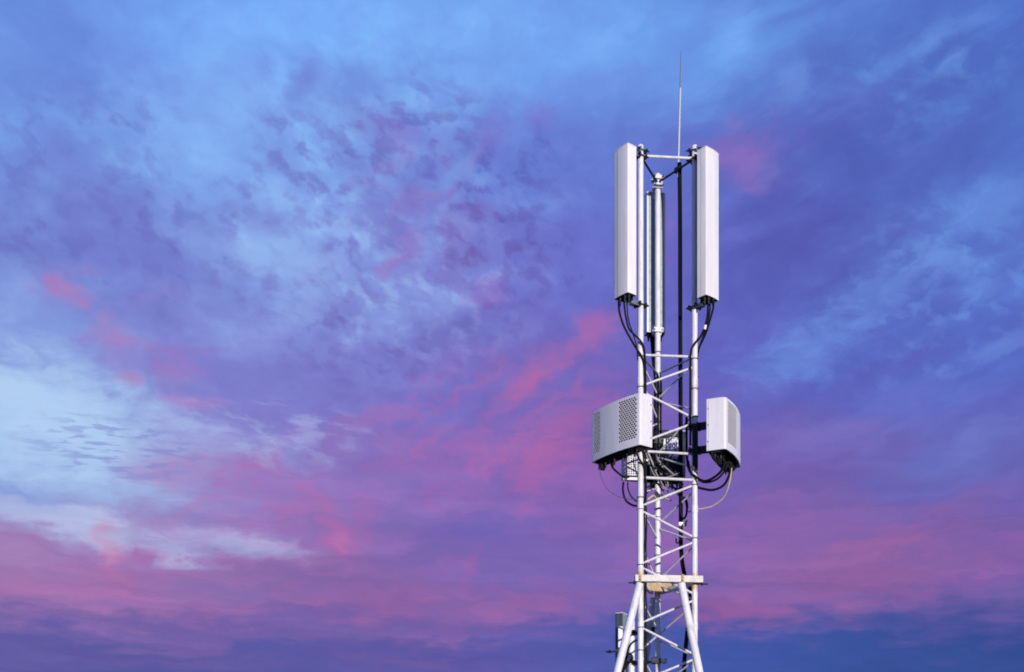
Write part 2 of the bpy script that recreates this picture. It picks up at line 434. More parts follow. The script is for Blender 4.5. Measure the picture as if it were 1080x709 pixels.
def rust_tube():
    m = material('painted_tube_rusting_at_collar', (0.76, 0.75, 0.76), 0.45, 0, 0.14, 9, 0.15, 70, (0.44, 0.40, 0.36), 0.65, 16, 3.5)
    t = m.node_tree
    n = NB(t)
    b = t.nodes['Principled BSDF']
    old = b.inputs['Base Color'].links[0].from_socket
    g = t.nodes.new('ShaderNodeNewGeometry')
    sp = t.nodes.new('ShaderNodeSeparateXYZ')
    t.links.new(g.outputs['Position'], sp.inputs[0])
    f, _ = n.noise(g.outputs['Position'], 25, 4, 0.6)
    d = n.m('ABSOLUTE', n.m('SUBTRACT', sp.outputs[2], COLLAR_Z - 0.02))
    k = n.mapr(n.m('ADD', d, n.m('MULTIPLY', n.m('SUBTRACT', f, 0.5), 0.22)), 0.06, 0.15, 0.85, 0.0)
    n.put(b.inputs['Base Color'], n.mix(k, old, (0.56, 0.34, 0.12)))
    return m


M['leg'] = rust_tube()


# ------------------------------------------------------------------ mesh helpers
def frame_of(d):
    d = d.normalized()
    up = Vector((0, 0, 1)) if abs(d.z) < 0.95 else Vector((0, 1, 0))
    x = d.cross(up).normalized()
    return x, d.cross(x).normalized()


class MB:
    """collects shapes, then links them as one mesh object"""

    def __init__(s):
        s.v, s.f, s.mi = [], [], []

    def add(s, vs, fs, mi=0):
        o = len(s.v)
        s.v += [Vector(q) for q in vs]
        s.f += [tuple(i + o for i in f) for f in fs]
        s.mi += [mi] * len(fs)
        return s

    def sweep(s, pts, r, n=10, caps=True, mi=0, r2=None):
        pts = [Vector(p) for p in pts]
        vs, fs = [], []
        x = None
        for i, p in enumerate(pts):
            d = (pts[min(i + 1, len(pts) - 1)] - pts[max(i - 1, 0)])
            if d.length < 1e-9:
                d = Vector((0, 0, 1))
            d.normalize()
            if x is None:
                x, y = frame_of(d)
            else:
                x = (x - d * x.dot(d)).normalized()
            y = d.cross(x).normalized()
            rr = r if r2 is None else r + (r2 - r) * i / max(1, len(pts) - 1)
            for k in range(n):
                a_ = 2 * math.pi * k / n
                vs.append(p + (x * math.cos(a_) + y * math.sin(a_)) * rr)
        for i in range(len(pts) - 1):
            for k in range(n):
                k2 = (k + 1) % n
                fs.append((i * n + k, i * n + k2, (i + 1) * n + k2, (i + 1) * n + k))
        if caps:
            fs.append(tuple(reversed(range(n))))
            fs.append(tuple((len(pts) - 1) * n + k for k in range(n)))
        return s.add(vs, fs, mi)

    def tube(s, p, q, r, n=12, mi=0, r2=None):
        return s.sweep([p, q], r, n, True, mi, r2)

    def ring(s, c, axis, r, t, n=18, m=6, mi=0):
        c = Vector(c)
        x, y = frame_of(Vector(axis))
        z = Vector(axis).normalized()
        vs, fs = [], []
        for i in range(n):
            a_ = 2 * math.pi * i / n
            e_ = x * math.cos(a_) + y * math.sin(a_)
            for j in range(m):
                b_ = 2 * math.pi * j / m
                vs.append(c + e_ * (r + t * math.cos(b_)) + z * t * math.sin(b_))
        for i in range(n):
            for j in range(m):
                fs.append((i * m + j, ((i + 1) % n) * m + j, ((i + 1) % n) * m + (j + 1) % m, i * m + (j + 1) % m))
        return s.add(vs, fs, mi)

    def box(s, c, ax, ay, hx, hy, hz, az_=None, bev=0.0, mi=0):
        """box about c with half sizes along axes ax, ay, az; bev rounds its upright edges"""
        c, ax, ay = Vector(c), Vector(ax).normalized(), Vector(ay).normalized()
        az_ = Vector(az_).normalized() if az_ else ax.cross(ay).normalized()
        if bev <= 0:
            prof = [(-hx, -hy), (hx, -hy), (hx, hy), (-hx, hy)]
        else:
            prof = [(-hx + bev, -hy), (hx - bev, -hy), (hx, -hy + bev), (hx, hy - bev), (hx - bev, hy), (-hx + bev, hy), (-hx, hy - bev), (-hx, -hy + bev)]
        return s.prism([c + ax * a_ + ay * b_ - az_ * hz for a_, b_ in prof], az_ * 2 * hz, mi)

    def prism(s, base_pts, vec, mi=0):
        n = len(base_pts)
        vs = [Vector(p) for p in base_pts] + [Vector(p) + Vector(vec) for p in base_pts]
        fs = [(i, (i + 1) % n, n + (i + 1) % n, n + i) for i in range(n)]
        fs += [tuple(reversed(range(n))), tuple(range(n, 2 * n))]
        return s.add(vs, fs, mi)

    def ball(s, c, r, n=12, m=8, mi=0, sq=1.0):
        c = Vector(c)
        vs, fs = [c + Vector((0, 0, r * sq))], []
        for i in range(1, m):
            t_ = math.pi * i / m
            for k in range(n):
                p_ = 2 * math.pi * k / n
                vs.append(c + Vector((math.sin(t_) * math.cos(p_) * r, math.sin(t_) * math.sin(p_) * r, math.cos(t_) * r * sq)))
        vs.append(c - Vector((0, 0, r * sq)))
        for k in range(n):
            fs.append((0, 1 + k, 1 + (k + 1) % n))
            fs.append((len(vs) - 1, 1 + (m - 2) * n + (k + 1) % n, 1 + (m - 2) * n + k))
        for i in range(m - 2):
            for k in range(n):
                fs.append((1 + i * n + k, 1 + (i + 1) * n + k, 1 + (i + 1) * n + (k + 1) % n, 1 + i * n + (k + 1) % n))
        return s.add(vs, fs, mi)

    def build(s, name, mats, parent=None, origin=None, smooth=True, recalc=True, bevel=0.0):
        if not isinstance(mats, (list, tuple)):
            mats = [mats]
        me = bpy.data.meshes.new(name)
        o0 = Vector(origin) if origin is not None else (parent.matrix_world.translation if parent else Vector((0, 0, 0)))
        if parent is not None:
            o0 = Vector(parent['_org'])
        me.from_pydata([tuple(v - o0) for v in s.v], [], s.f)
        for m in mats:
            me.materials.append(m)
        me.polygons.foreach_set('material_index', s.mi)
        if recalc:
            bm = bmesh.new()
            bm.from_mesh(me)
            bmesh.ops.recalc_face_normals(bm, faces=bm.faces)
            bm.to_mesh(me)
            bm.free()
        if smooth:
            me.polygons.foreach_set('use_smooth', [True] * len(me.polygons))
            me.set_sharp_from_angle(angle=R(35))
        o = bpy.data.objects.new(name, me)
        COL.objects.link(o)
        o['_org'] = tuple(o0)
        if parent is not None:
            o.parent = parent
        else:
            o.location = o0
        if bevel:
            bv = o.modifiers.new('bevel', 'BEVEL')
            bv.width = bevel
            bv.segments = 2
            bv.limit_method = 'ANGLE'
            bv.angle_limit = R(40)
        return o


def thing(name, label, cat, loc, group=None):
    o = bpy.data.objects.new(name, None)
    COL.objects.link(o)
    o.empty_display_size = 0.2
    o.location = loc
    o['_org'] = tuple(loc)
    return tag(o, label, cat, group)


def tag(o, label, cat, group=None):
    o['label'] = label
    o['category'] = cat
    if group:
        o['group'] = group
    return o


def smooth_path(pts, k=8):
    """Catmull-Rom through the given points"""
    p = [Vector(q) for q in pts]
    p = [p[0] * 2 - p[1]] + p + [p[-1] * 2 - p[-2]]
    out = []
    for i in range(1, len(p) - 2):
        for j in range(k):
            t_ = j / k
            a_, b_, c_, d_ = p[i - 1], p[i], p[i + 1], p[i + 2]
            out.append(0.5 * (2 * b_ + (c_ - a_) * t_ + (2 * a_ - 5 * b_ + 4 * c_ - d_) * t_ ** 2 + (3 * b_ - a_ - 3 * c_ + d_) * t_ ** 3))
    out.append(p[-2])
    return out


UP = Vector((0, 0, 1))
GROUND = 0.0

# ------------------------------------------------------------------ ground (below the frame)
bm = bmesh.new()
bmesh.ops.create_grid(bm, x_segments=60, y_segments=60, size=3000)
for v in bm.verts:
    d = math.hypot(v.co.x, v.co.y - 15)
    v.co.z = 0.0 if d < 120 else -0.02 * (d - 120) * (0.6 + 0.4 * math.sin(v.co.x * 0.004) * math.cos(v.co.y * 0.003))
    if v.co.z < -30:
        v.co.z = -30
me = bpy.data.meshes.new('ground')
bm.to_mesh(me)
bm.free()
me.materials.append(M['grass'])
g = bpy.data.objects.new('ground', me)
COL.objects.link(g)
g['kind'] = 'structure'

# ------------------------------------------------------------------ the mast
LX, LY = (675.5 - COLX) * 15 / FPX, 15.0
RX, RY = (732.6 - COLX) * 15.06 / FPX, 15.06
BX, BY = 1.905, 15.626
LEG = {'L': Vector((LX, LY, 0)), 'R': Vector((RX, RY, 0)), 'B': Vector((BX, BY, 0))}


def zrow(row, Y=15.0):
    return (ROW0 - row) * Y / FPX + CAM_H


def on(leg, z):
    return LEG[leg] + UP * z


TOPZ = {'L': zrow(153, 15), 'R': zrow(153.5, 15.06), 'B': zrow(183.5, 15.626)}
mast = thing('lattice_mast', 'tall white three-legged lattice mast with diagonal braces and splayed struts, carrying the antennas', 'mast', (1.94, 15.23, 0))
LR_ = 0.0375
leg_obj = {}
for k in 'LRB':
    mb = MB()
    zt = TOPZ[k]
    mb.sweep([on(k, 0.02), on(k, zt - 0.035), on(k, zt - 0.012)], LR_, 18)
    mb.v[-18:] = [v for v in mb.v[-18:]]
    mb.sweep([on(k, zt - 0.014), on(k, zt - 0.004), on(k, zt + 0.004)], LR_ * 0.92, 18, r2=LR_ * 0.5)
    # sleeve joints of the tube sections
    for row in (402, 536, 660):
        z = zrow(row)
        mb.sweep([on(k, z - 0.045), on(k, z + 0.045)], LR_ + 0.004, 18)
    leg_obj[k] = mb.build('leg', M['leg'], mast)
    MB().box(on(k, 0.012), (1, 0, 0), (0, 1, 0), 0.13, 0.13, 0.012).build('base_plate', M['galv'], mast)
# tight dark bands round the legs
for k, rows in {'L': (376.5, 408.5, 525, 537.5, 596, 662, 686), 'R': (379, 410.5, 440, 512, 568), 'B': (372, 428, 446, 537, 546, 586, 605)}.items():
    for row in rows:
        z = zrow(row, LEG[k].y)
        MB().ring(on(k, z), UP, LR_ + 0.003, 0.006).build('band', M['dark'], leg_obj[k])


def brace(name, a_, b_, r=0.0125, mat='brace'):
    d = (b_ - a_).normalized()
    return MB().sweep([a_ + d * (LR_ * 0.6), b_ - d * (LR_ * 0.6)], r, 10).build(name, M[mat], mast)


FACES = (('L', 'R'), ('L', 'B'), ('R', 'B'))
for a_, b_ in FACES:
    front = (a_, b_) == ('L', 'R')
    r = 0.0155 if front else 0.012
    brace('horizontal_brace', on(a_, zrow(164.5)), on(b_, zrow(164.5)), 0.017 if front else 0.014, 'brace' if front else 'dark')
    brace('horizontal_brace', on(a_, zrow(374.5)), on(b_, zrow(374.5)), r, 'brace' if front else 'galv')
    if front:
        brace('horizontal_brace', on(a_, zrow(475.8)), on(b_, zrow(477.5)), r)
        brace('horizontal_brace', on(a_, zrow(503.7)), on(b_, zrow(505)), 0.017)
    if front:
        seg = [(1, 385, 407.5), (0, 412.5, 440), (1, 444.5, 467), (1, 510, 534), (0, 538.5, 566), (1, 570.5, 595), (0, 598, 626), (1, 632, 657.5), (0, 661.5, 690), (1, 694.5, 719)]
    elif b_ == 'B' and a_ == 'L':
        seg = [(0, 380, 398), (0, 398, 425), (1, 429, 455), (0, 459, 486), (1, 500, 520), (0, 536, 556), (1, 530, 545), (0, 574, 604), (0, 632, 655), (1, 662, 686), (0, 690, 716)]
    else:
        seg = [(0, 380, 402), (1, 405, 430), (0, 434, 462), (1, 466, 492), (0, 516, 540), (1, 544, 570), (0, 574, 602), (1, 606, 632), (0, 636, 662), (1, 666, 692), (0, 696, 720)]
    row = seg[-1][2] + 4
    sd_ = 1 - seg[-1][0]
    while row < 990:
        seg.append((sd_ if len(seg) % 1 == 0 else 0, row, min(row + 27, 998)))
        row += 31
        sd_ = 1 - sd_
    for sd_, r0, r1 in seg:
        p_, q_ = (a_, b_) if sd_ == 0 else (b_, a_)
        brace('diagonal_brace', on(p_, zrow(r0)), on(q_, zrow(r1)), r * 0.93, 'brace')

# collar: triangular frame clamped round the legs where the struts start
lr = (LEG['R'] - LEG['L']).normalized()
nrm = Vector((-lr.y, lr.x, 0))          # towards the back
cz = COLLAR_Z


def beam(p, q, hy, hz, name, mat, parent=mast):
    d = (q - p)
    return MB().box((p + q) / 2, d, d.normalized().cross(UP), d.length / 2, hy, hz, None).build(name, mat, parent, bevel=0.004)


off = -nrm * (LR_ + 0.035)
fb0 = LEG['L'] + off - lr * 0.085 + UP * cz
fb1 = LEG['R'] + off + lr * 0.085 + UP * cz
beam(fb0, fb1, 0.032, 0.042, 'collar_beam', M['cream'])
for k, dirs in (('L', -1), ('R', 1)):
    ctr = (LEG['L'] + LEG['R'] + LEG['B']) / 3
    outw = (LEG[k] + LEG['B']) / 2 - ctr
    outw.normalize()
    p = LEG[k] + outw * (LR_ + 0.03) + UP * (cz - 0.01) - nrm * 0.02
    q = LEG['B'] + outw * (LR_ + 0.03) + UP * (cz - 0.01) + nrm * 0.05
    beam(p, q, 0.02, 0.035, 'collar_beam', M['cream'])
# rusty half-round plate hugging the back leg
pl = []
gc = LEG['B'] - nrm * (LR_ + 0.012) + UP * (cz + 0.105)
for i in range(17):
    t_ = math.pi * i / 16
    pl.append(gc + lr * (0.20 * math.cos(t_)) + lr * 0.035 - UP * (0.03 + 0.125 * math.sin(t_)))
MB().prism(pl, -nrm * 0.012).build('gusset_plate', M['rust'], mast)
# threaded rods through the collar
for p, d in ((fb0 - UP * 0.05 + nrm * 0.03, -lr), (fb1 - UP * 0.05 + nrm * 0.03, lr)):
    mb = MB().tube(p - d * 0.12, p + d * 0.075, 0.009, 8)
    mb.tube(p - d * 0.01, p + d * 0.012, 0.02, 6)
    mb.build('threaded_rod', M['dark'], mast)
for p in (fb0 + lr * 0.06, fb0 + lr * 0.60):
    mb = MB().box(p - nrm * 0.038, lr, UP, 0.016, 0.05, 0.006)
    mb.tube(p - nrm * 0.03 - UP * 0.02, p - nrm * 0.062 - UP * 0.02, 0.012, 6).tube(p - nrm * 0.03 + UP * 0.02, p - nrm * 0.06 + UP * 0.02, 0.01, 6)
    mb.build('clamp_plate', M['rust'], mast)
# splayed struts
STR = []
for top, low in ((at(674.6, 616, 14.9), at(651, 709, 14.656)), (at(718.6, 616, 14.9), at(737.6, 709, 14.66))):
    d = (low - top)
    t_ = (0.03 - top.z) / d.z
    foot = top + d * t_
    STR.append((top, foot))
    MB().sweep([top, foot], 0.049, 18).build('strut', M['tube'], mast)
    MB().box(foot, (1, 0, 0), (0, 1, 0), 0.15, 0.15, 0.015).build('base_plate', M['galv'], mast)
top = LEG['B'] + nrm * 0.11 + UP * (cz - 0.08) - lr * 0.03
foot = top + (nrm * 0.333 - lr * 0.07 - UP) * ((top.z - 0.03))
MB().sweep([top, foot], 0.045, 18).build('strut', M['tube'], mast)
MB().box(foot, (1, 0, 0), (0, 1, 0), 0.15, 0.15, 0.015).build('base_plate', M['galv'], mast)
# head plates: pairs of angle plates and studs that tie the top tubes to the legs
for k, row, Y in (('L', 160, 15), ('R', 160, 15.06), ('B', 189, 15.626)):
    z = zrow(row, Y)
    c = on(k, z)
    mb = MB()
    inw = ((LEG['L'] + LEG['R'] + LEG['B']) / 3 - LEG[k]).normalized()
    s_ = inw.cross(UP)
    mb.box(c - inw * (LR_ + 0.014), s_, UP, 0.075, 0.022, 0.010)
    mb.build('head_plate', M['tube'] if k == 'B' else M['galv'], mast)
    mb = MB()
    mb.box(c + inw * (LR_ + 0.014), s_, UP, 0.07, 0.02, 0.010, mi=1)
    for t_ in (-0.055, 0.055):
        mb.tube(c + s_ * t_ - inw * 0.10, c + s_ * t_ + inw * 0.10, 0.007, 6)
        mb.tube(c + s_ * t_ - inw * 0.075, c + s_ * t_ - inw * 0.06, 0.014, 6)
        mb.tube(c + s_ * t_ + inw * 0.06, c + s_ * t_ + inw * 0.075, 0.014, 6)
    mb.build('head_clamp', [M['dark'], M['tube'] if k == 'B' else M['dark']], mast)


# ------------------------------------------------------------------ panel antennas
def clamp(mb, leg_c, antenna_c, side, zc, mi_arm=0, mi_jaw=1):
    """bracket between a leg and the back of an antenna"""
    d = (antenna_c - leg_c)
    d.z = 0
    ln = d.length
    d.normalize()
    s_ = d.cross(UP)
    c = Vector((leg_c.x, leg_c.y, zc))
    mb.box(c + d * (LR_ + 0.012), s_, UP, 0.06, 0.03, 0.011, mi=mi_jaw)
    mb.box(c - d * (LR_ + 0.012), s_, UP, 0.06, 0.028, 0.011, mi=mi_jaw)
    for t_ in (-0.05, 0.05):
        mb.tube(c + s_ * t_ - d * (LR_ + 0.06), c + s_ * t_ + d * (LR_ + 0.05), 0.007, 6, mi=mi_jaw)
        mb.tube(c + s_ * t_ - d * (LR_ + 0.04), c + s_ * t_ - d * (LR_ + 0.022), 0.014, 6, mi=mi_jaw)
    for t_ in (-0.03, 0.03):
        mb.box(c + d * (LR_ + 0.02 + (ln - LR_ - 0.02) / 2) + s_ * t_, d, UP, (ln - LR_ - 0.02) / 2, 0.026, 0.004, mi=mi_arm)


def antenna(label, leg, out_deg, gap, z0, z1, w, dp, shift=0.0, leg_pt=None, n_conn=5, body='radome', group='panel antennas on the mast', zc=None, seam=False):
    o = Vector((math.cos(R(out_deg)), math.sin(R(out_deg)), 0))
    s_ = UP.cross(o)                    # lateral
    base = (leg_pt or LEG[leg]).copy()
    base.z = 0
    c = base + o * (gap + dp / 2) + s_ * shift
    root = thing('panel_antenna', label, 'antenna', (c.x, c.y, z0), group)
    hw = w / 2
    # radome profile: rounded shoulders, gently bulged front, stepped back channel
    prof = []
    back = -dp / 2
    rr = 0.011
    prof += [(back, -hw + 0.003), (back + 0.003, -hw), (back + 0.055, -hw), (back + 0.058, -hw - 0.003)]
    for i in range(5):
        t_ = i / 4 * math.pi / 2
        prof.append((dp / 2 - rr - 0.008 + rr * math.sin(t_), -hw - 0.003 + rr - rr * math.cos(t_)))
    half_ = [(a_, -b_) for a_, b_ in prof]
    for i in range(1, 8):
        q = i / 8
        prof.append((dp / 2 - 0.008 + 0.008 * (1 - (2 * q - 1) ** 2), (-hw + rr) + (w - 2 * rr) * q))
    prof += list(reversed(half_))
    def P(a_, b_, z):
        return c + o * a_ + s_ * b_ + UP * (z - c.z)
    mb = MB()
    n = len(prof)
    zs = [(z0, 1.0), (z1 - 0.006, 1.0), (z1, 0.975)]
    vs = [P(a_ * k, b_ * k, z) for z, k in zs for a_, b_ in prof]
    fs = [(j * n + i, j * n + (i + 1) % n, (j + 1) * n + (i + 1) % n, (j + 1) * n + i) for j in range(2) for i in range(n)]
    fs.append(tuple(2 * n + i for i in range(n)))
    # rim turned in at the bottom
    vs += [P(a_ * 0.94, b_ * 0.94, z0) for a_, b_ in prof] + [P(a_ * 0.94, b_ * 0.94, z0 + 0.02) for a_, b_ in prof]
    fs += [(i, 3 * n + i, 3 * n + (i + 1) % n, (i + 1) % n) for i in range(n)]
    fs += [(3 * n + i, 4 * n + i, 4 * n + (i + 1) % n, 3 * n + (i + 1) % n) for i in range(n)]
    mb.add(vs, fs)
    mb.build('radome', M[body], root, recalc=True)
    # grey back channel
    bk = MB().box(P(back + 0.002, 0, (z0 + z1) / 2), s_, o, hw - 0.026, 0.008, (z1 - z0) / 2 - 0.012)
    bk.build('back_plate', M['grey'], root)
    if seam:
        MB().box(P(dp / 2 - 0.0035, -hw * 0.42, (z0 + z1) / 2), s_, o, 0.006, 0.003, (z1 - z0) / 2 - 0.006).build('seam', M['seam'], root)
    lip = [P(a_ * 1.03, b_ * 1.02, z1 - 0.012) for a_, b_ in prof]
    MB().prism(lip, UP * 0.009).build('top_cap', M['radome'], root)
    # end cap and connectors below
    MB().prism([P(a_ * 0.93, b_ * 0.93, z0 + 0.004) for a_, b_ in prof], UP * 0.012).build('end_cap', M['tray'], root)
    for i in range(n_conn):
        y_ = (i - (n_conn - 1) / 2) * (w - 0.08) / max(1, n_conn - 1)
        x_ = 0.01 + 0.03 * (i % 2)
        cmb = MB().tube(P(x_, y_, z0 + 0.006), P(x_, y_, z0 - 0.045), 0.017, 10).tube(P(x_, y_, z0 - 0.045), P(x_, y_, z0 - 0.085), 0.012, 10)
        cmb.build('connector', M['dark'], root)
    legc = base
    for z in (zc or (z0 - 0.035, z1 - 0.01)):
        mb = MB()
        tgt = P(back, -shift, z)
        clamp(mb, Vector((legc.x, legc.y, z)), Vector((tgt.x, tgt.y, z)), 0, z)
        # tongue that reaches the antenna's end
        mb.box(P(back + 0.0, -shift * 0.6, min(max(z, z0 + 0.03), z1 - 0.05)), s_, UP, 0.05, 0.05 if z0 < z < z1 else 0.06, 0.012, mi=1)
        mb.build('mounting_bracket', [M['galv'], M['tube'] if leg == 'B' else M['dark']], root)
    return root, c, o, s_


AZ0, AZ1 = zrow(309.3, 14.73), zrow(151.8, 14.73)
antL = antenna('white panel antenna on the front left leg, left of the bare lightning rod', 'L', 217, 0.185, AZ0, AZ1, 0.25, 0.155, seam=True)
antR = antenna('white panel antenna at the upper right of the mast, shading the right leg behind it', 'R', -47, 0.14, AZ0, AZ1, 0.255, 0.15)
antB = antenna('grey-backed panel antenna turned away, standing behind the middle rear leg', 'B', 97, 0.12, AZ0 - 0.06, AZ1 - 0.05, 0.25, 0.15, -0.01)

# ------------------------------------------------------------------ lightning rod
m_ = (on('R', 0) + on('B', 0)) / 2
rb = on('R', zrow(164.5)) * 0.56 + on('B', zrow(164.5)) * 0.44
rod = thing('lightning_rod', 'thin pointed bare lightning rod rising from the top of the mast', 'rod', rb)
tip = at(718.6, 53, rb.y)
low = rb - UP * 0.10
d = (tip - low).normalized()
ln = (tip - low).length
MB().sweep([low, low + d * ln * 0.70], 0.0135, 10).build('rod_shaft', M['alloy'], rod)
MB().sweep([low + d * ln * 0.69, low + d * (ln * 0.98), tip], 0.011, 8, r2=0.004).build('rod_tip', M['galv'], rod)
mb = MB().box(rb, LEG['B'] - LEG['R'], UP, 0.05, 0.03, 0.022)
mb.build('rod_clamp', M['dark'], rod)

# ------------------------------------------------------------------ radio cabinets under perforated covers
HZ0, HZ1 = zrow(469.0, 14.43), zrow(414.4, 14.43)


def cabinet(label, leg, out_deg, gap, shift, w=0.83, dp=0.245, perf=((0.02, 0.22), (0.62, 0.96)), z0=HZ0, z1=HZ1, open_back=False, flip=False):
    o = Vector((math.cos(R(out_deg)), math.sin(R(out_deg)), 0))
    s_ = UP.cross(o)
    c = LEG[leg] + o * gap + s_ * shift
    root = thing('radio_cabinet', label, 'radio unit', (c.x, c.y, z0), 'radio cabinets with perforated covers')
    hw, bul, rc = w / 2, 0.045, 0.022

    # plan of the cover, as a polyline with its running length
    def front(q):
        return (dp - bul + bul * (1 - (2 * q - 1) ** 2), -hw + w * q)
    plan = [(0.0, -hw)] + [(x, -hw) for x in (dp - bul - rc,)]
    e0 = front(0.035)
    plan += [(dp - bul - rc * 0.35, -hw + rc * 0.25), (dp - bul + 0.002, -hw + rc * 0.75)]
    plan += [front(0.035 + 0.93 * i / 48) for i in range(49)]
    mir = [(a_, -b_) for a_, b_ in plan[:4]]
    plan += list(reversed(mir))

    def P(a_, b_, z):
        return Vector((c.x, c.y, 0)) + o * a_ + s_ * b_ + UP * z
    fr0, fr1 = 4, 4 + 48

    def fpt(q, z, inset=0.0):           # point on the bulged front, q in 0..1
        x, y = front(min(max(q, 0.035), 0.965))
        return P(x - inset, y, z)
    mb = MB()
    H = z1 - z0
    zp0, zp1 = z0 + H * 0.15, z0 + H * 0.955
    holes = []
    if flip:
        perf_ = [(1 - b_, 1 - a_) for a_, b_ in perf]
    else:
        perf_ = list(perf)
    perf_.sort()
    # sides
    for i in list(range(0, fr0)) + list(range(fr1, len(plan) - 1)):
        (a0, b0), (a1, b1) = plan[i], plan[i + 1]
        mb.add([P(a0, b0, z0), P(a1, b1, z0), P(a1, b1, z1), P(a0, b0, z1)], [(0, 1, 2, 3)])
    # front in columns of q
    NQ = 48
    edges = [0.035 + 0.93 * i / NQ for i in range(NQ + 1)]

    def strip(q0, q1, za, zb):
        n_ = max(1, int(round((q1 - q0) / 0.02)))
        for i in range(n_):
            a_, b_ = q0 + (q1 - q0) * i / n_, q0 + (q1 - q0) * (i + 1) / n_
            mb.add([fpt(a_, za), fpt(b_, za), fpt(b_, zb), fpt(a_, zb)], [(0, 1, 2, 3)])
    cur = 0.035
    for qa, qb in perf_:
        qa, qb = max(qa, 0.05), min(qb, 0.95)
        strip(cur, qa, z0, z1)
        strip(qa, qb, z0, zp0)
        strip(qa, qb, zp1, z1)
        rows = 19
        cols = max(3, int(round((qb - qa) * w / 0.041)))
        for r_ in range(rows):
            za = zp0 + (zp1 - zp0) * r_ / rows
            zb = zp0 + (zp1 - zp0) * (r_ + 1) / rows
            sh = 0.5 if r_ % 2 else 0.0
            step = (qb - qa) / (cols + 0.5)
            xs = [qa]
            if sh:
                xs.append(qa + step * 0.5)
            first = xs[-1]
            k_ = 0
            bounds = [first + step * i for i in range(cols + 1)]
            if sh:
                strip(qa, bounds[0], za, zb)
            else:
                strip(bounds[-1], qb, za, zb)
            for i in range(cols):
                q0, q1 = bounds[i], bounds[i + 1]
                mqx, mqz = (q1 - q0), (zb - za)
                outer = [(q0, za), (q1, za), (q1, zb), (q0, zb)]
                cxq, czq = (q0 + q1) / 2, (za + zb) / 2
                hx_, hz_ = mqx * 0.44, mqz * 0.41
                inner = [(cxq - hx_ * 0.6, czq - hz_), (cxq + hx_ * 0.6, czq - hz_), (cxq + hx_, czq), (cxq + hx_ * 0.6, czq + hz_), (cxq - hx_ * 0.6, czq + hz_), (cxq - hx_, czq)]
                vs = [fpt(*q_) for q_ in outer] + [fpt(*q_) for q_ in inner] + [fpt(q_[0], q_[1], 0.003) for q_ in inner]
                fs = [(0, 1, 5, 4), (1, 6, 5), (1, 2, 6), (2, 7, 6), (2, 3, 8, 7), (3, 9, 8), (3, 0, 9), (0, 4, 9)]
                fs += [(4 + j, 4 + (j + 1) % 6, 10 + (j + 1) % 6, 10 + j) for j in range(6)]
                mb.add(vs, fs)
        cur = qb
    strip(cur, 0.965, z0, z1)
    # roof, slightly overhanging crown
    top = [P(a_, b_, z1) for a_, b_ in plan]
    n = len(top)
    crown = [P(max(a_ - 0.012, 0), b_ * 0.985, z1 + 0.008) for a_, b_ in plan]
    mb.add(top + crown, [(i, (i + 1) % n, n + (i + 1) % n, n + i) for i in range(n)] + [tuple(range(n, 2 * n))])
    # turned-in rim below
    rim = [P(max(a_ - 0.014, 0.004) if a_ > 0.02 else 0.004, b_ * 0.965, z0) for a_, b_ in plan]
    rim2 = [p + UP * 0.05 for p in rim]
    base_ = [P(a_, b_, z0) for a_, b_ in plan]
    mb.add(base_ + rim + rim2, [(i, i + 1, n + i + 1, n + i) for i in range(n - 1)] + [(n + i, n + i + 1, 2 * n + i + 1, 2 * n + i) for i in range(n - 1)])
    if not open_back:
        mb.add([P(0, -hw, z0), P(0, hw, z0), P(0, hw, z1), P(0, -hw, z1)], [(0, 1, 2, 3)])
    cov = mb.build('cover', M['cover'], root)
    for sg in (-1, 1):                  # pressed ribs on the cheeks
        for x in ((0.05, 0.085) if leg != 'R' else (0.03,)):
            MB().box(P(x, sg * (hw + 0.002), (z0 + z1) / 2), o, s_, 0.004, 0.002, H / 2 - 0.012).build('rib', M['cover'], cov)
        for zq in (0.18, 0.5, 0.82):
            mbb = MB().tube(P(0.022, sg * (hw + 0.001), z0 + H * zq), P(0.022, sg * (hw + 0.008), z0 + H * zq), 0.009, 8)
            mbb.build('screw', M['galv'], cov)
    return root, c, o, s_, P


def modules(root, P, z0, z1, specs):
    """finned radio units behind the cover: (lateral centre, width, x0, x1, z0, z1)"""
    for (y, w_, x0, x1, za, zb) in specs:
        mb = MB()
        mb.box(P((x0 + x1) / 2, y, (za + zb) / 2), P(1, 0, 0) - P(0, 0, 0), P(0, 1, 0) - P(0, 0, 0), (x1 - x0) / 2 - 0.02, w_ / 2, (zb - za) / 2)
        nf = 12
        for i in range(nf):
            yy = y - w_ / 2 + w_ * (i + 0.5) / nf
            mb.box(P(x1 - 0.012, yy, (za + zb) / 2), P(1, 0, 0) - P(0, 0, 0), P(0, 1, 0) - P(0, 0, 0), 0.014, 0.003, (zb - za) / 2 - 0.01)
        r_ = mb.build('radio_module', M['tray'], root)
        for i in range(4):
            yy = y - w_ / 2 + w_ * (i + 0.5) / 4
            xx = (x0 + x1) / 2 + (0.03 if i % 2 else -0.02)
            MB().tube(P(xx, yy, za + 0.005), P(xx, yy, za - 0.04), 0.016, 10).tube(P(xx, yy, za - 0.04), P(xx, yy, za - 0.075), 0.011, 8).build('connector', M['dark'], r_)


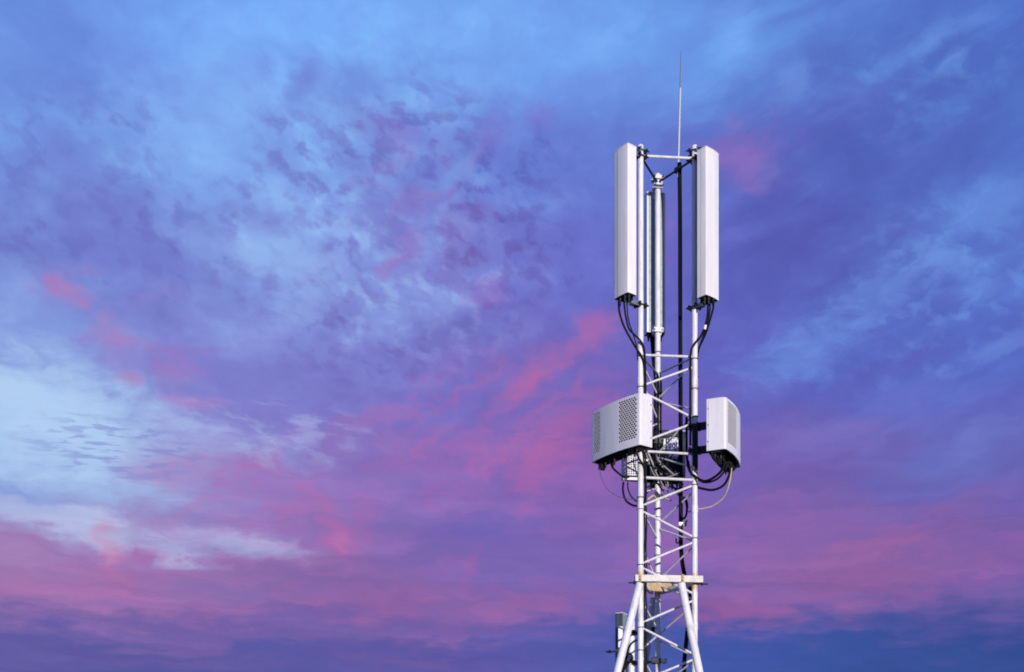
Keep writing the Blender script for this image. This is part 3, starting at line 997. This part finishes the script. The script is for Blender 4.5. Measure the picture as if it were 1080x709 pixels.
def arms(root, leg, P, shift, zs, reach):
    o = (P(1, 0, 0) - P(0, 0, 0))
    s_ = (P(0, 1, 0) - P(0, 0, 0))
    for z in zs:
        mb = MB()
        c = LEG[leg] + UP * z
        mb.box(c + o * (LR_ + 0.012), s_, UP, 0.065, 0.04, 0.012)
        mb.box(c - o * (LR_ + 0.012), s_, UP, 0.065, 0.035, 0.011)
        for t_ in (-0.052, 0.052):
            mb.tube(c + s_ * t_ - o * (LR_ + 0.065), c + s_ * t_ + o * (LR_ + 0.04), 0.008, 6)
            mb.tube(c + s_ * t_ - o * (LR_ + 0.045), c + s_ * t_ - o * (LR_ + 0.025), 0.015, 6)
        l_ = max(reach - LR_ - 0.02, 0.03)
        mb.box(c + o * (LR_ + 0.02 + l_ / 2), o, UP, l_ / 2 + 0.01, 0.042, 0.03)
        mb.build('mounting_arm', M['dark'], root)
    c = LEG[leg] + UP * ((zs[0] + zs[-1]) / 2) + o * (reach + 0.006)
    MB().box(c + s_ * shift, s_, UP, 0.10 if leg == 'B' else 0.22, (abs(zs[-1] - zs[0])) / 2 + 0.06, 0.006).build('mounting_plate', M['dark'], root)


# left cabinet (front left), right cabinet, rear cabinet seen from behind
cabL = cabinet('white cabinet at the left of the mast with two perforated panels on its broad face', 'L', 217, 0.20, -0.03, w=0.90, perf=((0.03, 0.23), (0.62, 0.955)), flip=False)
P = cabL[4]
modules(cabL[0], P, HZ0, HZ1, [(-0.21, 0.34, 0.02, 0.19, HZ0 - 0.03, HZ1 - 0.05), (0.19, 0.36, 0.02, 0.19, HZ0 + 0.0, HZ1 - 0.05)])
arms(cabL[0], 'L', P, 0.0, (HZ0 + 0.12, HZ0 + 0.42), 0.155)
mb = MB().box(P(0.10, 0, HZ0 + 0.022), P(1, 0, 0) - P(0, 0, 0), P(0, 1, 0) - P(0, 0, 0), 0.095, 0.40, 0.006)
mb.build('bottom_tray', M['tray'], cabL[0])
mb = MB().box(P(0.13, -0.33, HZ0 - 0.055), P(1, 0, 0) - P(0, 0, 0), P(0, 1, 0) - P(0, 0, 0), 0.03, 0.03, 0.05)
mb.build('cable_gland', M['tray'], cabL[0])

cabR = cabinet('white cabinet held out on dark arms right of the mast, seen edge-on', 'R', -23, 0.255, 0.0, dp=0.28, perf=((0.07, 0.5),), z0=HZ0 - 0.03, z1=HZ1 - 0.03)
P = cabR[4]
modules(cabR[0], P, HZ0, HZ1, [(-0.2, 0.36, 0.02, 0.19, HZ0 - 0.05, HZ1 - 0.05), (0.2, 0.36, 0.02, 0.19, HZ0 - 0.07, HZ1 - 0.05)])
arms(cabR[0], 'R', P, 0.0, (zrow(474), zrow(449)), 0.25)
MB().box(P(0.10, 0, HZ0 + 0.022), P(1, 0, 0) - P(0, 0, 0), P(0, 1, 0) - P(0, 0, 0), 0.095, 0.40, 0.006).build('bottom_tray', M['tray'], cabR[0])
# dark clamp channel along the right leg between the arms
oR = Vector((math.cos(R(-23)), math.sin(R(-23)), 0))
sR = UP.cross(oR)
cR = LEG['R'] + UP * (zrow(471))
MB().box(cR + Vector((0.0, -LR_ - 0.014, 0)), Vector((1, 0, 0)), UP, 0.034, 0.29, 0.010).build('clamp_channel', M['dark'], cabR[0])

cabB = cabinet('open-backed cabinet behind the rear leg showing perforated white plates and black radio modules', 'B', 97, 0.15, -0.0, open_back=True)
P = cabB[4]
O3, S3 = P(1, 0, 0) - P(0, 0, 0), P(0, 1, 0) - P(0, 0, 0)
modules(cabB[0], P, HZ0, HZ1, [(0.27, 0.16, 0.03, 0.17, HZ0 + 0.05, HZ1 - 0.06), (0.0, 0.26, 0.04, 0.17, HZ0 - 0.03, HZ1 - 0.10), (-0.24, 0.22, 0.04, 0.17, HZ0 - 0.04, HZ0 + 0.30)])
arms(cabB[0], 'B', P, 0.0, (HZ0 + 0.15, HZ0 + 0.42), 0.145)


def perforated_plate(root, P, y0, y1, za, zb, x):
    mb = MB()
    cols = max(3, int(round((y1 - y0) / 0.03)))
    rows = max(3, int(round((zb - za) / 0.03)))
    for i in range(cols):
        for j in range(rows):
            a0, a1 = y0 + (y1 - y0) * i / cols, y0 + (y1 - y0) * (i + 1) / cols
            b0, b1 = za + (zb - za) * j / rows, za + (zb - za) * (j + 1) / rows
            ca, cb, h1, h2 = (a0 + a1) / 2, (b0 + b1) / 2, (a1 - a0) * 0.32, (b1 - b0) * 0.32
            out = [(a0, b0), (a1, b0), (a1, b1), (a0, b1)]
            inn = [(ca - h1, cb - h2), (ca + h1, cb - h2), (ca + h1, cb + h2), (ca - h1, cb + h2)]
            vs = [P(x, a_, b_) for a_, b_ in out + inn] + [P(x + 0.005, a_, b_) for a_, b_ in inn]
            mb.add(vs, [(k, (k + 1) % 4, 4 + (k + 1) % 4, 4 + k) for k in range(4)] + [(4 + k, 4 + (k + 1) % 4, 8 + (k + 1) % 4, 8 + k) for k in range(4)])
    # folded edges give the plate its depth
    for (a0, a1) in ((y0 - 0.002, y0), (y1, y1 + 0.002)):
        mb.box(P(x + 0.02, (a0 + a1) / 2, (za + zb) / 2), O3, S3, 0.02, 0.002, (zb - za) / 2)
    mb.build('perforated_plate', M['cover'], root)


perforated_plate(cabB[0], P, 0.15, 0.36, HZ0 + 0.0, HZ0 + 0.29, 0.012)
perforated_plate(cabB[0], P, -0.30, -0.16, HZ0 + 0.26, HZ0 + 0.54, 0.006)
MB().box(P(0.0, 0.28, HZ0 - 0.03), O3, S3, 0.012, 0.10, 0.018).build('bottom_flange', M['cover'], cabB[0])
MB().box(P(0.0, 0.10, HZ0 + 0.40), O3, S3, 0.012, 0.05, 0.02).build('latch_plate', M['galv'], cabB[0])
for (y, za, w_) in ((0.10, HZ0 + 0.22, 0.16), (-0.10, HZ0 + 0.34, 0.2), (-0.06, HZ0 + 0.12, 0.26)):
    mb = MB().box(P(-0.012, y, za), S3, UP, w_ / 2, 0.014, 0.010)
    for t_ in (-0.4, 0.4):
        mb.tube(P(-0.022, y + w_ * t_, za), P(-0.04, y + w_ * t_, za), 0.012, 6)
    mb.build('fixing_rail', M['galv'], cabB[0])
for i, (y, za) in enumerate(((0.05, 0.02), (-0.05, 0.04), (-0.14, 0.0), (-0.2, 0.05), (-0.27, 0.02))):
    MB().tube(P(-0.005, y, HZ0 + za), P(-0.005, y, HZ0 + za + 0.05), 0.017, 10).tube(P(-0.005, y, HZ0 + za + 0.05), P(-0.005, y, HZ0 + za + 0.07), 0.022, 6).build('cable_fitting', M['galv'], cabB[0])
# ------------------------------------------------------------------ cables
def cable(name, label, pts, r=0.014, mat='black', group=None, parts=None, cat='cable'):
    pts = [Vector(p) for p in pts]
    path = smooth_path(pts)
    mb = MB().sweep(path, r, 8)
    return tag(mb.build(name, M[mat], origin=pts[0]), label, cat, group)


# thick feeder that runs down inside the rear right face
fp = [at(716.6, 172, 15.30), at(717.2, 230, 15.32), at(717.4, 330, 15.32), at(717.8, 430, 15.33), at(718, 530, 15.33), at(718.4, 580, 15.33), at(722, 606, 15.30),
      at(728, 622, 15.24), at(725.5, 660, 15.26), at(722.5, 690, 15.28), at(721.5, 709, 15.28), at(721.5, 800, 15.28)]
fp.append(Vector((fp[-1].x, fp[-1].y, 0.02)))
feeder = cable('feeder_cable', 'thick black feeder cable hanging straight down through the whole mast', fp, 0.027, group=None)
# tails below the two front antennas
P1 = lambda px, py, Y: at(px, py, Y)
cL = antL[1]
tails = [
    ('black tail cable below the left antenna, bowing furthest from the leg', [at(652.5, 318, 14.93), at(653.5, 330, 14.92), at(658, 344, 14.92), at(666, 359, 14.93), at(672, 369, 14.94), at(677, 377, 14.955), at(679.8, 392, 14.97), at(680.5, 440, 14.97)]),
    ('black tail cable below the left antenna, nearest the leg, crossing it', [at(658, 317, 14.86), at(659.5, 331, 14.87), at(663, 346, 14.89), at(669, 353, 14.92), at(675.5, 359.5, 14.93), at(679.3, 368, 14.95), at(680.6, 386, 14.98), at(681.2, 440, 14.98)]),
    ('thin black tail cable under the left antenna, running beside the bracket', [at(661, 316, 14.84), at(661.5, 325, 14.85), at(663, 338, 14.88), at(667.5, 352, 14.91), at(671.5, 366, 14.94), at(672.5, 380, 14.94)]),
    ('black tail cable below the right antenna, slanting to the leg', [at(746.5, 318, 14.86), at(746.5, 330, 14.87), at(744.3, 342, 14.9), at(739.5, 354, 14.95), at(732.5, 363, 14.985), at(728.6, 372, 15.0), at(728.0, 400, 15.02), at(728.0, 470, 15.02)]),
    ('black tail cable below the right antenna, outermost loop', [at(752.5, 317, 14.82), at(752.2, 325, 14.83), at(749, 337, 14.87), at(745, 350, 14.93), at(740.5, 360, 15.0), at(737, 368, 15.06), at(735, 380, 15.12)]),
    ('thin black tail cable below the right antenna with a white tag', [at(749, 318, 14.86), at(748.5, 330, 14.87), at(744.8, 345, 14.9), at(740.8, 357, 14.95), at(737.2, 366, 15.03)]),
]
for i, (lb, pts) in enumerate(tails):
    c_ = cable('tail_cable', lb, pts, (0.0135, 0.012, 0.008, 0.014, 0.0125, 0.009)[i], group='tail cables below the antennas')
    if i == 5:
        p = at(744.2, 343, 14.895)
        q = at(743.2, 347.5, 14.905)
        MB().tube(p, q, 0.018, 10).build('cable_tag', M['white'], c_)
# cable below the rear antenna running down the rear leg
for dx_, lb in ((0.0, 'black cable strapped to the left flank of the rear leg'), (3.4, 'black cable strapped to the face of the rear leg'), (6.0, 'black cable strapped to the right flank of the rear leg')):
    yb = (15.60, 15.575, 15.60)[int(dx_ / 3)]
    cable('leg_cable', lb, [at(687 + dx_ * 0.2, 354, 15.78), at(687.5 + dx_ * 0.4, 366, 15.74), at(689 + dx_ * 0.5, 384, 15.66), at(690.8 + dx_, 402, yb), at(690.6 + dx_, 440, yb), at(691 + dx_, 480, yb), at(690.5 + dx_, 508, yb + 0.03), at(688 + dx_, 516, yb + 0.12)],
          0.016, group='cables strapped to the rear leg')
# bundle along the right-hand flank of the left leg
for k, (dx_, y_, lb) in enumerate(((679.9, 15.0, 'black cable bundle along the inner side of the left leg, nearest the tube'), (681.6, 15.035, 'black cable bundle along the inner side of the left leg, further in'))):
    pts = [at(dx_ - 4, 470 + 4 * k, 14.93), at(dx_ - 1, 480, 14.955), at(dx_, 500, y_ - 0.02)]
    pts += [at(dx_ + 0.5 * math.sin(i * 2.1 + k), 500 + i * 16, y_) for i in range(1, 15)]
    pts.append(Vector((pts[-1].x, pts[-1].y, 0.02)))
    cable('bundle_cable', lb, pts, 0.0095, group='cables down the left leg')
# jumpers of the right cabinet
jump = [
    ('black jumper cable looping shallowly from the right cabinet to the leg', [at(765, 487, 14.62), at(762, 495, 14.62), at(754, 503, 14.75), at(743, 507.5, 14.9), at(734, 503, 15.0), at(727, 496, 15.08), at(724.5, 480, 15.12), at(724, 440, 15.12)], 0.016, 'black'),
    ('second black jumper cable from the right cabinet, just under the shallow loop', [at(768, 488, 14.66), at(764, 497, 14.68), at(756, 505.5, 14.8), at(744, 509, 14.95), at(734.5, 505, 15.1), at(729, 500, 15.12), at(726, 486, 15.14)], 0.012, 'black'),
    ('black jumper cable sagging lowest from the right cabinet', [at(770.5, 490, 14.7), at(769, 501, 14.72), at(763, 512, 14.8), at(752, 516.8, 14.9), at(741, 515.5, 15.0), at(730, 513, 15.12), at(722, 517, 15.25)], 0.015, 'black'),
    ('pale yellow cable drooping from the right cabinet back to the mast', [at(771.5, 489, 14.74), at(771, 500, 14.74), at(768, 514, 14.8), at(763, 525, 14.9), at(753, 533, 15.0), at(744, 536, 15.06), at(735, 537.5, 15.12), at(726, 540, 15.2)], 0.0085, 'pale'),
]
for lb, pts, r, mt in jump:
    cable('jumper_cable', lb, pts, r, mt, group='jumper cables of the cabinets')
# connector cluster tails under right cabinet
P = cabR[4]
for i in range(9):
    y = -0.36 + 0.085 * i
    x = 0.06 + 0.09 * ((i * 7) % 3) / 2
    a_ = P(x, y, HZ0 - 0.03)
    tgt = at(765 + (i % 4) * 2.2, 492 - (i % 3) * 2, 14.7 + 0.03 * (i % 3))
    mid = a_ * 0.6 + tgt * 0.4 - UP * (0.06 + 0.02 * (i % 2))
    cable('whip_cable', 'short black whip cable bunched in the tangle under the right cabinet', [a_, a_ - UP * 0.06, mid, tgt], 0.017, 'black', 'short cables tangled under the right cabinet')
# jumpers of the left and rear cabinets
jl = [
    ('black cable looping below the rear cabinet on the left of the mast', [at(657.5, 509, 15.9), at(657, 517, 15.85), at(659.5, 527, 15.6), at(666, 532.5, 15.3), at(672.5, 533.5, 15.04), at(679, 530, 14.99)], 0.014, 'black'),
    ('thin black cable inside the loop below the rear cabinet', [at(662, 509, 15.9), at(662.5, 516, 15.8), at(666, 524, 15.5), at(672, 529, 15.1), at(678, 527, 15.0)], 0.009, 'black'),
    ('black cable sagging from the left cabinet to the rear cabinet', [at(644, 487, 14.95), at(646, 493, 15.0), at(652, 499, 15.2), at(658, 503, 15.5), at(664, 503, 15.75)], 0.012, 'black'),
    ('hair-thin blue cable hanging free below the left cabinet', [at(632.5, 494, 14.98), at(634, 503, 14.98), at(640, 515, 15.0), at(649, 522, 15.0), at(658, 525.5, 15.0), at(672, 527, 14.96)], 0.0045, 'blue'),
    ('black cable from the left cabinet bottom into the left leg bundle', [at(671, 474, 14.72), at(673, 482, 14.8), at(676, 487, 14.93), at(680, 494, 14.96), at(680.6, 510, 14.98)], 0.013, 'black'),
]
for lb, pts, r, mt in jl:
    cable('jumper_cable', lb, pts, r, mt, group='jumper cables of the cabinets')
# tangle between the legs at cabinet height
rnd = random.Random(3)
for i in range(21):
    x0, y0 = rnd.uniform(680, 716), rnd.uniform(470, 500)
    x1, y1 = rnd.uniform(680, 722), rnd.uniform(498, 524)
    a_, b_ = at(x0, y0, rnd.uniform(15.35, 15.6)), at(x1, y1, rnd.uniform(15.3, 15.55))
    m1 = a_ * 0.6 + b_ * 0.4 - UP * rnd.uniform(0.03, 0.14) + Vector((rnd.uniform(-.08, .08), 0, 0))
    grey = i % 3 == 2
    cable('patch_cable', '%s patch cable in the tangle between the legs at cabinet height' % ('grey braided' if grey else 'black'), [a_, a_ - UP * 0.05, m1, b_], rnd.uniform(0.006, 0.012), 'greycable' if grey else 'black', 'grey patch cables tangled inside the mast' if grey else 'black patch cables tangled inside the mast')
cable('patch_cable', 'yellow patch cable tied round the rear leg just below the cabinets', [at(683, 527, 15.35), at(689, 523, 15.45), at(693, 526, 15.56), at(697, 522, 15.56), at(704, 527, 15.45), at(708, 528, 15.4)], 0.012, 'yellow')
# coil of slack on the feeder
c_ = at(721, 536, 15.26)
pts = []
for i in range(40):
    t_ = i / 39 * 2.6 * 2 * math.pi
    pts.append(c_ + Vector((math.cos(t_) * 0.045, -0.03 + 0.004 * i * 0.5, math.sin(t_) * 0.13)))
cable('cable_coil', 'coil of slack black cable tied to the thick feeder below the cabinets', pts, 0.013, 'black', None, None, 'cable coil')
# grounding hook on the feeder
t_ = thing('earth_clamp', 'small grey earthing clamp on the feeder cable, lower hook shaped', 'clamp', at(714, 569, 15.3))
MB().sweep(smooth_path([at(717, 566, 15.3), at(716, 572, 15.3), at(713.5, 572.5, 15.3), at(713, 568, 15.3)]), 0.010, 8).build('hook', M['dark'], t_)
MB().box(at(720, 553, 15.27), Vector((1, 0, 0)), UP, 0.05, 0.02, 0.02).tube(at(717, 556, 15.27), at(725, 549, 15.22), 0.012, 8).build('clamp_jaw', M['galv'], t_)

# ------------------------------------------------------------------ lower antenna, behind on the left
pole = Vector(at(666, 690, 16.05)); pole.z = 0
lt = thing('antenna_pole', 'short white pole carrying the lower antenna, just left of the left leg', 'pole', (pole.x, pole.y, 0.0))
ptop = zrow(655, 16.05)
MB().sweep([pole + UP * 0.02, pole + UP * ptop], 0.045, 16).sweep([pole + UP * (ptop - 0.01), pole + UP * (ptop + 0.01)], 0.04, 16, r2=0.02).build('pole_tube', M['tube'], lt)
MB().box(pole + UP * 0.012, (1, 0, 0), (0, 1, 0), 0.13, 0.13, 0.012).build('base_plate', M['galv'], lt)
for row in (668, 700):
    z = zrow(row, 15.9)
    a_, b_ = pole + UP * z, on('B', z)
    b_ = Vector((b_.x, b_.y, a_.z))
    MB().tube(a_, b_, 0.016, 8).box(b_ - (b_ - a_).normalized() * 0.05, (b_ - a_), UP, 0.02, 0.04, 0.05).build('support_arm', M['dark'], lt)
lowA = antenna('dark-backed lower antenna, cut off by the bottom of the picture, left of the mast foot', None, 150, 0.10, zrow(709, 16.2) - 1.0, zrow(648, 16.2), 0.17, 0.11, 0.0, leg_pt=pole, n_conn=3, body='slate', group=None, zc=(zrow(700, 16.1), zrow(668, 16.1)))
MB().box(at(654.3, 672, 16.0), Vector((1, 0.1, 0)), UP, 0.030, 0.14, 0.012).build('data_plate', M['cover'], lowA[0])
cable('pole_cable', 'black cable arching between the short pole and the left leg near the mast foot', [at(660, 700, 15.98), at(663, 684, 15.98), at(668, 677, 15.8), at(674, 675, 15.3), at(679, 678, 15.02)], 0.014, 'black')
cable('pole_cable', 'black cable kinked in a loop over the short white pole', [at(656.5, 709, 15.9), at(662, 701, 15.94), at(667, 695, 15.95), at(665, 690, 15.95), at(660.5, 690, 15.95), at(659, 697, 15.95), at(657, 712, 15.95)], 0.014, 'black')
mb = MB().tube(at(638.8, 687.6, 16.15), at(652, 687.2, 16.15), 0.010, 8).tube(at(642, 687.5, 16.15), at(644.5, 687.4, 16.15), 0.022, 6)
mb.build('stud', M['dark'], lowA[0])
# clamp with a pale end cap on the rear leg
t_ = thing('pipe_clamp', 'pipe clamp with a pale round end, gripping the rear leg near the mast foot', 'clamp', at(694, 697, 15.6))
MB().box(at(695, 697, 15.56), Vector((1, 0, 0)), UP, 0.10, 0.03, 0.02).build('clamp_jaw', M['dark'], t_)
MB().tube(at(698.5, 697.5, 15.54), at(703, 696.5, 15.5), 0.04, 12).build('clamp_end', M['cream'], t_)

for o in list(S.objects):
    if '_org' in o:
        del o['_org']
